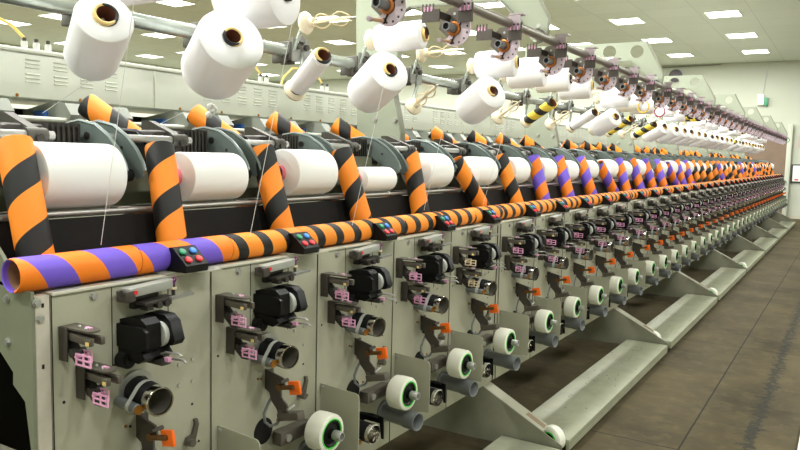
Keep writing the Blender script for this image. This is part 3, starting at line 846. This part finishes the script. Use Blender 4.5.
# ------------------------------------------------------------------ gantry frames across the machine
def gantry(s, y):
    t = thing('gantry_frame', 'pale green gantry plate with round holes over the machine, %s from the near end' % ordn(s), 'gantry', (-2.3, y, 1.30), 'gantry frames')
    X = lambda x: x + 2.3
    F = (0, 0, -1.30)
    up = [(-2.52, 1.57), (-2.205, 1.57), (-2.20, 1.72), (-2.222, 1.82), (-2.262, 1.97), (-2.235, 2.10), (-2.235, 2.36), (-2.215, 2.40), (-2.16, 2.42), (-1.62, 2.41), (-1.50, 2.29)]
    c = Vector((-1.415, 2.245)); 
    lobe = []
    for i in range(9):
        a = math.radians(215 + i * (150 / 8)); lobe.append((c.x + 0.055 * math.cos(a), c.y + 0.058 * math.sin(a)))
    top = [(-1.355, 2.30), (-1.50, 2.565), (-2.55, 2.575)]
    # plate with two holes, cut by bridging: outline drawn as beam + post pieces
    b = MB(); th = 0.014
    def hole_plate(x0, x1, z0, z1, hx, hz, r):
        n = 24
        A = []; B = []
        for i in range(n):
            a = 2 * PI * i / n
            A.append((hx + r * math.cos(a), hz + r * math.sin(a)))
            dx, dz = math.cos(a), math.sin(a)
            tx = ((x1 - hx) if dx > 0 else (x0 - hx)) / dx if abs(dx) > 1e-6 else 1e9
            tz = ((z1 - hz) if dz > 0 else (z0 - hz)) / dz if abs(dz) > 1e-6 else 1e9
            q = min(tx, tz); B.append((hx + dx * q, hz + dz * q))
        # make sure the corners are hit
        for cx, cz in ((x0, z0), (x0, z1), (x1, z0), (x1, z1)):
            j = min(range(n), key=lambda k: (B[k][0] - cx) ** 2 + (B[k][1] - cz) ** 2); B[j] = (cx, cz)
        for yy in (0, th):
            a_ = [b.bm.verts.new((X(p[0]), yy, p[1])) for p in A]; b_ = [b.bm.verts.new((X(p[0]), yy, p[1])) for p in B]
            for i in range(n): b._f([a_[i], a_[(i + 1) % n], b_[(i + 1) % n], b_[i]])
            if yy == 0: a0, b0 = a_, b_
            else:
                for i in range(n):
                    b._f([a0[i], a0[(i + 1) % n], a_[(i + 1) % n], a_[i]]); b._f([b0[i], b0[(i + 1) % n], b_[(i + 1) % n], b_[i]])
    zb = 2.414
    hole_plate(-1.93, -1.71, zb, 2.566, -1.80, 2.492, 0.055)
    hole_plate(-1.71, -1.53, zb, 2.566, -1.575, 2.487, 0.052) if False else None
    b.prism([(X(-1.71), zb), (X(-1.71), 2.566), (X(-1.66), 2.566), (X(-1.66), zb)], 'xz', 0, th)
    hole_plate(-1.66, -1.50, zb, 2.566, -1.575, 2.487, 0.052)
    fr = [(-1.50, zb), (-1.50, 2.566), (-1.355, 2.30)] + lobe[::-1] + [(-1.50, 2.29), (-1.62, 2.41), (-1.62, zb)]
    b.prism([(X(x), z) for x, z in fr], 'xz', 0, th)
    b.prism([(X(x), z) for x, z in [(-2.55, zb), (-2.55, 2.575), (-1.93, 2.566), (-1.93, zb)]], 'xz', 0, th)
    b.prism([(X(x), z) for x, z in [(-2.52, 1.57), (-2.205, 1.57), (-2.20, 1.72), (-2.222, 1.82), (-2.262, 1.97), (-2.235, 2.10), (-2.235, 2.36), (-2.215, 2.40), (-2.18, zb), (-2.55, zb)]], 'xz', 0, th)
    b.m(1).bolt((X(-2.40), 0, 1.80), (0, -1, 0), 0.012, 0.012).bolt((X(-2.26), 0, 1.795), (0, -1, 0), 0.012, 0.012)
    b.build('gantry_plate', [GANT, STEEL], t, F)
    fl = up[1:]
    b = MB()
    for p, q in zip(fl[:-1], fl[1:]):
        d = Vector((q[0] - p[0], q[1] - p[1])); l = d.length; a = math.atan2(d.y, d.x)
        b.obox((X((p[0] + q[0]) / 2), -0.012, (p[1] + q[1]) / 2), (l + 0.004, 0.05, 0.006), Matrix.Rotation(-a, 3, 'Y'))
    b.build('lower_flange', pmat('flange_grey', (140, 142, 126), 0.4, metal=0.3) if 'flange_grey' not in bpy.data.materials else bpy.data.materials['flange_grey'], t, F)
    b = MB(); edge = lobe[2:] + [(-1.355, 2.30), (-1.50, 2.568)]
    b.path([(X(x), 0.0, z) for x, z in edge], 0.009, 8)
    b.build('edge_bead', bpy.data.materials['flange_grey'], t, F)
    b = MB(); b.cyl((X(-1.405), -0.03, 2.225), (X(-1.405), 0.04, 2.225), 0.026, n=16); b.m(1).bolt((X(-1.40), -0.03, 2.262), (0, -1, 0), 0.009)
    b.build('pipe_clamp', [CLAMP, STEEL], t, F)
    return t
g0 = gantry(0, Y0 + SL - 0.03)
for s in range(1, NS - 1): dup(g0, (-2.3, Y0 + SL * (s + 1) - 0.03 if s < NS - 0 else 0, 1.30), 'pale green gantry plate with round holes over the machine, %s from the near end' % ordn(s))

# overhead pipe and creel rail
PX, PZ = -1.375, 2.205
t = thing('overhead_pipe', 'long grey pipe carrying the tensioners along the front', 'pipe', (PX, 0.9, PZ))
MB().cyl((0, 0, 0), (0, 18.35, 0), 0.021, n=16).build('pipe', PIPEM, t)
RX, RZ = -2.13, 2.035
t = thing('creel_rail', 'long round steel creel rail along the middle of the machine', 'rail', (RX, 0.2, RZ))
MB().cyl((0, 0, 0), (0, 19.0, 0), 0.027, n=18).build('rail', RAILM, t)
b = MB()
for s in range(NS - 1):
    yy_ = Y0 + SL * (s + 1) - 0.2
    b.box(-0.12, 0.0, yy_ - 0.025, yy_ + 0.025, -0.02, 0.02, 0.003)
b.build('rail_stay', CLAMP, t)

# ------------------------------------------------------------------ yarn holders on the creel rail
BA = Vector((-2.062, 0.0, 1.858)); DA = Vector((math.cos(math.radians(25)) * math.cos(math.radians(25)), -math.cos(math.radians(25)) * math.sin(math.radians(25)), math.sin(math.radians(25))))
BB = Vector((-2.058, 0.045, 2.152)); DB = Vector((0.97, 0.16, 0.06)).normalized()
def holder(kind, loops):
    t = thing('yarn_holder', '', 'yarn holder', (RX, 0, RZ), 'yarn holders on the creel rail')
    base, d = (BA, DA) if kind == 'a' else (BB, DB)
    o = Vector((RX, 0, RZ)); c = base - o
    # clamp on the rail, with plate, nuts and arm
    cy = 0.085 if kind == 'a' else 0.02
    b = MB()
    b.box(-0.036, 0.036, cy - 0.02, cy + 0.02, -0.040, 0.040, 0.006)
    b.box(-0.048, 0.02, cy - 0.045, cy - 0.022, -0.055, -0.010, 0.004)
    b.m(1).box(0.036, 0.041, cy - 0.012, cy + 0.05, -0.045, 0.055); b.m(0).cyl((0.041, cy + 0.02, 0.02), (0.056, cy + 0.02, 0.02), 0.014, n=6)
    if kind == 'a':
        b.cyl((0.02, cy, 0.035), (0.045, cy - 0.01, 0.055), 0.02, n=8)
    b.build('rail_clamp', [CLAMP, GREYM], t)
    b = MB()
    if kind == 'a': b.path([(0.043, cy, 0.0), (0.046, cy - 0.01, -0.06), tuple(c + Vector((-0.012, 0, 0.004)))], 0.0095, 8)
    else: b.path([(0.038, cy, 0.0), tuple(c + Vector((-0.005, 0, -0.004)))], 0.0085, 8)
    b.build('holder_arm', RAILM, t)
    b = MB()
    b.lathe([(0, -0.014), (0.030, -0.012), (0.047, 0.0), (0.050, 0.012), (0.042, 0.024), (0.024, 0.032), (0.020, 0.05), (0, 0.05)], c, d, 22)
    b.build('base_disc', CREAM, t)
    b = MB(); b.cyl(c + d * 0.05, c + d * 0.225, 0.0075, n=8); b.m(1).cyl(c + d * 0.225, c + d * 0.25, 0.005, n=8)
    b.build('peg', [CREAM, STEEL], t)
    if loops:
        x, y_, z = frame(d); b = MB()
        for q in range(4):
            a = q * PI / 2 + 0.4; e = x * math.cos(a) + y_ * math.sin(a); pts = []
            for i in range(17):
                s_ = i / 16
                rr = 0.010 + 0.020 * abs(math.sin(2 * PI * s_)) 
                pts.append(c + d * (0.045 + 0.175 * s_) + e * rr)
            b.path(pts, 0.0035, 6)
        b.build('spring_wire', LOOPY, t)
    return t
HS = {}
# ---- yarn cones and bare spools slid on the pegs
CS = {}
TUBE_L = 0.292
def cone(r, thin=False):
    t = thing('yarn_cone', '', 'yarn cone', (0, 0, 0), 'white yarn cones')
    L0, L1 = 0.030, 0.274
    rt = 0.0345
    b = MB()
    rb = r * 0.98
    sh = min(0.02, (r - rt) * 0.5)
    b.lathe([(rt, L0 - 0.004), (rb - sh, L0), (rb - sh * 0.3, L0 + sh * 0.35), (rb, L0 + sh * 1.2), (r, L1 - sh * 0.8), (r - sh * 0.15, L1 - sh * 0.25), (r - sh * 0.55, L1), (rt + 0.006, L1 + 0.004), (rt, L1 + 0.003), (rt, L0 - 0.004)], (0, 0, 0), (0, 0, 1), 48)
    b.build('yarn', YARN, t)
    tube(t)
    return t
def tube(t, mat=None):
    rt = 0.0335
    b = MB()
    b.lathe([(rt - 0.004, 0.010), (rt, 0.010), (rt, TUBE_L - 0.012)], (0, 0, 0), (0, 0, 1), 30)
    b.m(1).lathe([(rt - 0.004, 0.010), (rt - 0.007, TUBE_L - 0.006)], (0, 0, 0), (0, 0, 1), 30)
    b.m(0).lathe([(rt, TUBE_L - 0.012), (rt + 0.001, TUBE_L - 0.003), (rt - 0.003, TUBE_L), (rt - 0.0075, TUBE_L - 0.003), (rt - 0.007, TUBE_L - 0.006)], (0, 0, 0), (0, 0, 1), 30)
    b.build('paper_core', [CRB, MOUTH], t)
    return t
def bare():
    t = thing('empty_spool', '', 'spool', (0, 0, 0), 'bare yellow and black spools')
    b = MB(); rt = 0.036; L = TUBE_L
    b.lathe([(rt - 0.005, 0.012), (rt - 0.004, 0.008), (rt, 0.010), (rt, L - 0.004), (rt - 0.002, L), (rt - 0.005, L - 0.002)], (0, 0, 0), (0, 0, 1), 30)
    b.m(1).lathe([(rt - 0.005, 0.012), (rt - 0.005, L - 0.002)], (0, 0, 0), (0, 0, 1), 30)
    b.build('spool_tube', [YEB, MOUTH], t)
    return t
#  lower row: radius, 0 = bare spool, None = empty peg
LOW = [0.082, 0.117, 0.042, 0.103, None, 0.105, None, 0, None, 0.040, 0.086, 0, None, 0, 0.085, 0.088, 0.085, 0.09, 0.082, 0.086, 0.088, 0.085, 0.09, 0.086, 0.09, 0, 0.088,
       0, 0.086, 0.09, 0, 0.085, 0.088, 0, 0.086]
UPP = [0.115, 0.118, None, 0.068, None, 0.084, 0.100, 0.086, 0.100, None, 0.09, 0.098, 0.09, None, 0.066, 0.09, 0, 0, 0.08, 0.09, 0.086, None, 0.09, 0, 0.088, 0.09, 0, None, 0.088, 0.09,
       0.085, 0, 0.09, 0.085, 0.09]
def put(row, kind):
    base, d = (BA, DA) if kind == 'a' else (BB, DB)
    rn = 'lower' if kind == 'a' else 'upper'
    for k, r in enumerate(row):
        yb_ = yu(k) + (0.445 if kind == 'a' else 0.455)
        key = kind + ('e' if r is None else 'f')
        if key not in HS: HS[key] = holder(kind, r is None); h = HS[key]
        else: h = dup(HS[key])
        h.location = (RX, yb_, RZ)
        h['label'] = ('%s cream yarn holder on the %s creel row, %s from the near end' % ('empty' if r is None else 'loaded', rn, ordn(k)))
        if r is None: continue
        lab_ = 'on the %s creel row, %s place from the near end' % (rn, ordn(k))
        if r == 0:
            if 'bare' not in CS: CS['bare'] = bare(); c = CS['bare']
            else: c = dup(CS['bare'])
            c['label'] = 'bare yellow-black spool ' + lab_
        else:
            kk = 'c%.3f' % r
            if kk not in CS: CS[kk] = cone(r); c = CS[kk]
            else: c = dup(CS[kk])
            c['label'] = ('%s white yarn cone ' % ('huge' if r > 0.11 else 'thin' if r < 0.05 else 'slim' if r < 0.075 else 'full')) + lab_
        place_axis(c, base + Vector((0, yb_, -0.012 if (k == 0 and kind == 'a') else 0)) + d * 0.012, d)
        c.rotation_quaternion = c.rotation_quaternion @ Matrix.Rotation(rnd.uniform(0, 6.28), 3, 'Z').to_quaternion()
put(LOW, 'a'); put(UPP, 'b')

# ------------------------------------------------------------------ yarn tensioners on the overhead pipe
def tensioner():
    t = thing('hanging_yarn_tensioner', '', 'tensioner', (-1.41, 0, 2.11), 'yarn tensioners on the overhead pipe')
    b = MB(); b.prism([(-0.075, 0.005), (-0.068, 0.045), (-0.030, 0.085), (0.000, 0.088), (0.040, 0.078), (0.046, 0.0), (0.0, -0.035), (-0.035, -0.030)], 'xz', 0.0, 0.005)
    b.m(1)
    for q in ((-0.03, 0.055), (-0.005, 0.062), (-0.02, 0.035)): b.cyl((q[0], -0.001, q[1]), (q[0], 0.0, q[1]), 0.006, n=8)
    b.build('back_plate', [COMBG, LENS], t)
    b = MB(); n = 18; pts = []
    for i in range(n + 1):
        a = math.radians(-140 + 215 * i / n); pts.append((0.006 + 0.068 * math.cos(a), -0.002 + 0.068 * math.sin(a)))
    for i in range(n, -1, -1):
        a = math.radians(-140 + 215 * i / n); pts.append((0.006 + 0.026 * math.cos(a), -0.002 + 0.026 * math.sin(a)))
    b.prism(pts, 'xz', -0.010, -0.004)
    b.m(1)
    for i in range(8):
        a = math.radians(-125 + 190 * i / 7); c = (0.006 + 0.055 * math.cos(a), -0.002 + 0.055 * math.sin(a))
        b.cyl((c[0], -0.0108, c[1]), (c[0], -0.010, c[1]), 0.0045, n=8)
    b.build('ceramic_disc', [LILAC, DGREY], t)
    b = MB(); b.obox((0.020, -0.014, 0.0), (0.004, 0.006, 0.135), Matrix.Rotation(math.radians(28), 3, 'Y'))
    b.build('tension_blade', BLACK, t)
    b = MB(); b.pipe((0, -0.004, 0), (0, -0.082, 0.0), 0.0175, 0.0135, 18); b.m(1).cyl((0, -0.004, 0), (0, -0.076, 0), 0.0137, n=14)
    b.build('guide_tube', [TUBEG, VOID], t)
    b = MB(); b.torus((0, -0.014, 0), (0, 1, 0), 0.023, 0.007, 20, 8)
    b.build('bronze_collar', BRONZE, t)
    b = MB(); b.cyl((-0.012, 0.0, -0.05), (-0.018, -0.085, -0.055), 0.0065, n=8); b.m(1).cyl((-0.018, -0.085, -0.055), (-0.0187, -0.098, -0.056), 0.009, n=10)
    b.m(2).cyl((-0.012, 0.004, -0.05), (-0.012, -0.012, -0.05), 0.010, n=10)
    b.build('thread_peg', [TAN, RCOMB, DGREY], t)
    # left comb
    b = MB(); yy_ = -0.092
    b.box(-0.104, -0.024, yy_, yy_ + 0.005, 0.018, 0.066)
    b.box(-0.030, -0.024, yy_, 0.0, 0.030, 0.058)
    for i in range(4): b.box(-0.104 + i * 0.016, -0.099 + i * 0.016, yy_, yy_ + 0.005, 0.066, 0.090)
    b.m(1)
    for i in range(3): b.cyl((-0.0935 + i * 0.016, yy_ + 0.002, 0.060), (-0.0935 + i * 0.016, yy_ + 0.002, 0.078), 0.0040, n=8)
    b.build('left_comb', [BRACK, PINK], t)
    # right comb, hooked over the pipe
    b = MB(); yy_ = -0.045
    b.box(0.032, 0.090, yy_, yy_ + 0.006, 0.092, 0.128)
    for i in range(4): b.box(0.032 + i * 0.0175, 0.0375 + i * 0.0175, yy_, yy_ + 0.006, 0.064, 0.092)
    b.m(2).box(0.030, 0.096, yy_ + 0.0065, yy_ + 0.011, 0.018, 0.092)
    b.m(0).box(0.030, 0.096, yy_ + 0.006, 0.012, 0.132, 0.138)
    b.m(1)
    for i in range(3): b.cyl((0.0437 + i * 0.0175, yy_ + 0.002, 0.062), (0.0437 + i * 0.0175, yy_ + 0.002, 0.082), 0.0040, n=8)
    b.build('right_comb', [RCOMB, PINK, BRACK], t)
    b = MB(); b.box(0.006, 0.062, 0.006, 0.03, 0.062, 0.119, 0.005)
    b.build('pipe_bracket', CLAMP, t)
    return t
tp = None
for k in range(1, 35):
    if tp is None: tp = tensioner(); c = tp
    else: c = dup(tp)
    c.location = (-1.41, yu(k) + 0.172, 2.11)
    c['label'] = 'grey yarn tensioner with lilac disc under the overhead pipe, %s from the near end' % ordn(k - 1)

# ------------------------------------------------------------------ step platforms, gussets, loose rollers
for s in range(NS):
    ya = Y0 + SL * s + 0.02; yb_ = ya + SL - 0.05
    if s == 0: ya -= 0.9
    else: ya += 0.095; yb_ = ya + SL - 0.145
    t = thing('step_platform', 'pale green step platform beside the machine, %s from the near end' % ordn(s), 'platform', (-1.36, ya, 0.0), 'step platforms')
    b = MB(); L = yb_ - ya
    b.box(-0.165, 0.165, 0.0, L, 0.058, 0.090, 0.003)
    b.box(0.150, 0.166, 0.0, L, 0.030, 0.060)
    if s: b.box(-0.16, 0.13, -0.093, -0.002, 0.0, 0.030)
    b.m(1)
    for i in range(26):
        px_, py_ = rnd.uniform(-0.15, 0.13), rnd.uniform(0.05, L - 0.05)
        b.box(px_, px_ + 0.006, py_, py_ + 0.012, 0.0899, 0.0904)
    b.build('step_plate', [STEP, DARKGAP], t)
    b = MB()
    for yy_ in (0.15, L - 0.15): b.box(-0.15, 0.13, yy_ - 0.03, yy_ + 0.03, 0.0, 0.058)
    b.build('step_foot', GUSS, t)
    y = Y0 + SL * (s + 1) - 0.012
    t = thing('support_gusset', 'sloping green steel gusset between step and machine, %s from the near end' % ordn(s), 'gusset', (-1.36, y, 0.0), 'support gussets')
    b = MB(); X = lambda x: x + 1.36
    b.prism([(X(-1.192), 0.055), (X(-1.192), 0.100), (X(-1.66), 0.335), (X(-2.54), 0.335), (X(-2.54), 0.03), (X(-1.7), 0.03), (X(-1.5), 0.04)], 'xz', 0.0, 0.006)
    b.build('gusset_plate', GUSS, t)
    b = MB(); d = Vector((-0.468, 0.235)); l = d.length
    b.obox((X(-1.48), 0.052, 0.2430), (l * 0.77, 0.094, 0.005), Matrix.Rotation(-math.atan2(d.y, d.x), 3, 'Y'))
    b.m(1).obox((X(-1.36), 0.060, 0.1865), (0.12, 0.04, 0.001), Matrix.Rotation(-math.atan2(d.y, d.x), 3, 'Y'))
    b.build('gusset_flange', [PANEL, pmat('rust', (140, 122, 98), 0.7) if 'rust' not in bpy.data.materials else bpy.data.materials['rust']], t)
lr = None
for i, (s, dx, dy, lab) in enumerate(((1, 0.085, 0.10, 'loose white roller with green ring on the step at the nearest gusset'),
                           (2, 0.02, 0.10, 'loose white roller on the step at the second gusset from the near end'),
                           (3, -0.06, 0.10, 'left of two loose white rollers on the step at the third gusset'), (3, 0.08, 0.10, 'right of two loose white rollers on the step at the third gusset'),
                           (4, -0.05, 0.10, 'left of two loose white rollers on the step at the fourth gusset'), (4, 0.09, 0.10, 'right of two loose white rollers on the step at the fourth gusset'))):
    if lr is None:
        t = thing('loose_roller', lab, 'roller', (0, 0, 0), 'loose white rollers on the step')
        b = MB(); b.lathe([(0.042, -0.031), (0.060, -0.031), (0.069, -0.024), (0.0715, 0), (0.069, 0.024), (0.060, 0.031), (0.042, 0.031), (0.042, -0.031)], (0, 0, 0), (0, 0, 1), 36)
        b.build('roller_ring', WHITEP, t)
        b = MB()
        for z_ in (-0.034, 0.026): b.lathe([(0.036, z_), (0.0435, z_), (0.0435, z_ + 0.008), (0.036, z_ + 0.008), (0.036, z_)], (0, 0, 0), (0, 0, 1), 30)
        b.build('green_ring', GREENR, t)
        b = MB(); b.lathe([(0.018, -0.03), (0.0365, -0.03), (0.0365, 0.03), (0.018, 0.03), (0.018, -0.03)], (0, 0, 0), (0, 0, 1), 26)
        b.build('roller_hub', BLACK, t)
        lr = t
    else: t = dup(lr, None, lab)
    place_axis(t, (-1.355 + dx, Y0 + SL * s + 0.056, 0.1020), (0.25, 0.97, 0.0))
t = thing('opposite_step', 'white edge of the opposite step platform at the lower right', 'platform', (0.10, 2.2, 0.0))
MB().box(-0.25, 0.35, 0, 3.6, 0.0, 0.05, 0.004).build('step_plate', pmat('pale_step', (236, 238, 224), 0.5), t)

# coloured cord loops
for nm, y_, col, lab in (('cord_loop', yk(9) + 0.30, (222, 190, 60), 'yellow cord loop hanging under the overhead tensioners'), ('cord_loop', yk(10) + 0.30, (176, 60, 84), 'dark red cord loop hanging under the overhead tensioners')):
    o = MB().torus((0, 0, 0), (0.2, 1, 0), 0.045, 0.006, 24, 6).build(nm, pmat('cord_%d' % col[0], col, 0.6)); o.location = (-1.44, y_, 2.02); tag(o, lab, 'cord')
o = MB().torus((0, 0, 0), (0.2, 1, 0), 0.05, 0.010, 20, 6).build('cord_loop', pmat('cord_green', (40, 150, 80), 0.6)); o.location = (PX + 0.02, 19.25, 2.155); tag(o, 'green cord loop hanging at the far end of the overhead pipe', 'cord')

# ------------------------------------------------------------------ yarn ends running down
def strand(label, pts):
    o = MB().path(pts, 0.0009, 5).build('yarn_strand', THREAD); return tag(o, label, 'yarn', 'white yarn strands')
def cone_low(k): return BA + Vector((0, yu(k) + 0.445, 0))
c0, c1 = cone_low(0), cone_low(1)
strand('yarn strand running from the first lower cone down left to the cradle', [tuple(c0 + Vector((0.0, 0.0, -0.055))), (-2.16, 1.36, 1.70)])
strand('yarn strand running from the second lower cone down left to the cradle', [tuple(c1 + Vector((0.0, -0.02, -0.085))), (-2.14, 1.78, 1.68)])
strand('long yarn strand falling past the right of the first lower cone to the sensor', [(-1.42, 1.142, 2.05), (-1.66, 1.20, 1.345)])
strand('long yarn strand falling in front of the third standing tube', [(-1.46, 1.72, 1.981), (-1.61, 1.704, 1.331)])
strand('long yarn strand falling between the fourth and fifth standing tubes', [(-1.46, 2.243, 1.885), (-1.61, 2.259, 1.323)])
strand('long yarn strand falling beside the fifth standing tube', [(-1.46, 2.716, 1.781), (-1.61, 2.808, 1.356)])
strand('long yarn strand falling beside the sixth standing tube', [(-1.46, 3.404, 1.883), (-1.61, 3.418, 1.351)])
o = MB(); 
for i in range(9):
    o.sphere((rnd.uniform(-0.012, 0.012), rnd.uniform(-0.014, 0.014), rnd.uniform(-0.022, 0.02)), rnd.uniform(0.008, 0.014), 8)
o.cyl((0, 0, 0.0), (0, 0, 0.07), 0.001, n=5)
o = o.build('lint_tuft', THREAD); o.location = (-2.02, yk(1) + 0.42, 1.740); tag(o, 'white lint tuft hanging under the second lower cone', 'lint')

# ------------------------------------------------------------------ camera, world, colour management
def rot_rows(yaw, pitch, roll):
    cy, sy = math.cos(yaw), math.sin(yaw)
    r = Vector((cy, sy, 0)); f = Vector((-sy, cy, 0)); dn = Vector((0, 0, -1))
    cp_, sp = math.cos(pitch), math.sin(pitch)
    f2 = f * cp_ + dn * sp; d2 = dn * cp_ - f * sp
    cr, sr = math.cos(roll), math.sin(roll)
    return r * cr + d2 * sr, d2 * cr - r * sr, f2
rt_, dn_, fw_ = rot_rows(0.5531, 0.0966, -0.0249)
cam = bpy.data.cameras.new('camera'); co = bpy.data.objects.new('camera', cam); COL.objects.link(co)
M = Matrix((rt_, -dn_, -fw_)).transposed().to_4x4(); M.translation = Vector((0, 0, 1.6))
co.matrix_world = M
cam.sensor_width = 36; cam.lens = 728.5 / 800 * 36; cam.clip_start = 0.05; cam.clip_end = 100
scn.camera = co
w = bpy.data.worlds.new('world'); scn.world = w; w.use_nodes = True
w.node_tree.nodes['Background'].inputs[0].default_value = (0.9, 0.92, 0.85, 1); w.node_tree.nodes['Background'].inputs[1].default_value = 0.3
vs = scn.view_settings
vs.view_transform = 'Standard'; vs.look = 'None'; vs.gamma = 1.0; vs.exposure = 0.33; vs.use_curve_mapping = False
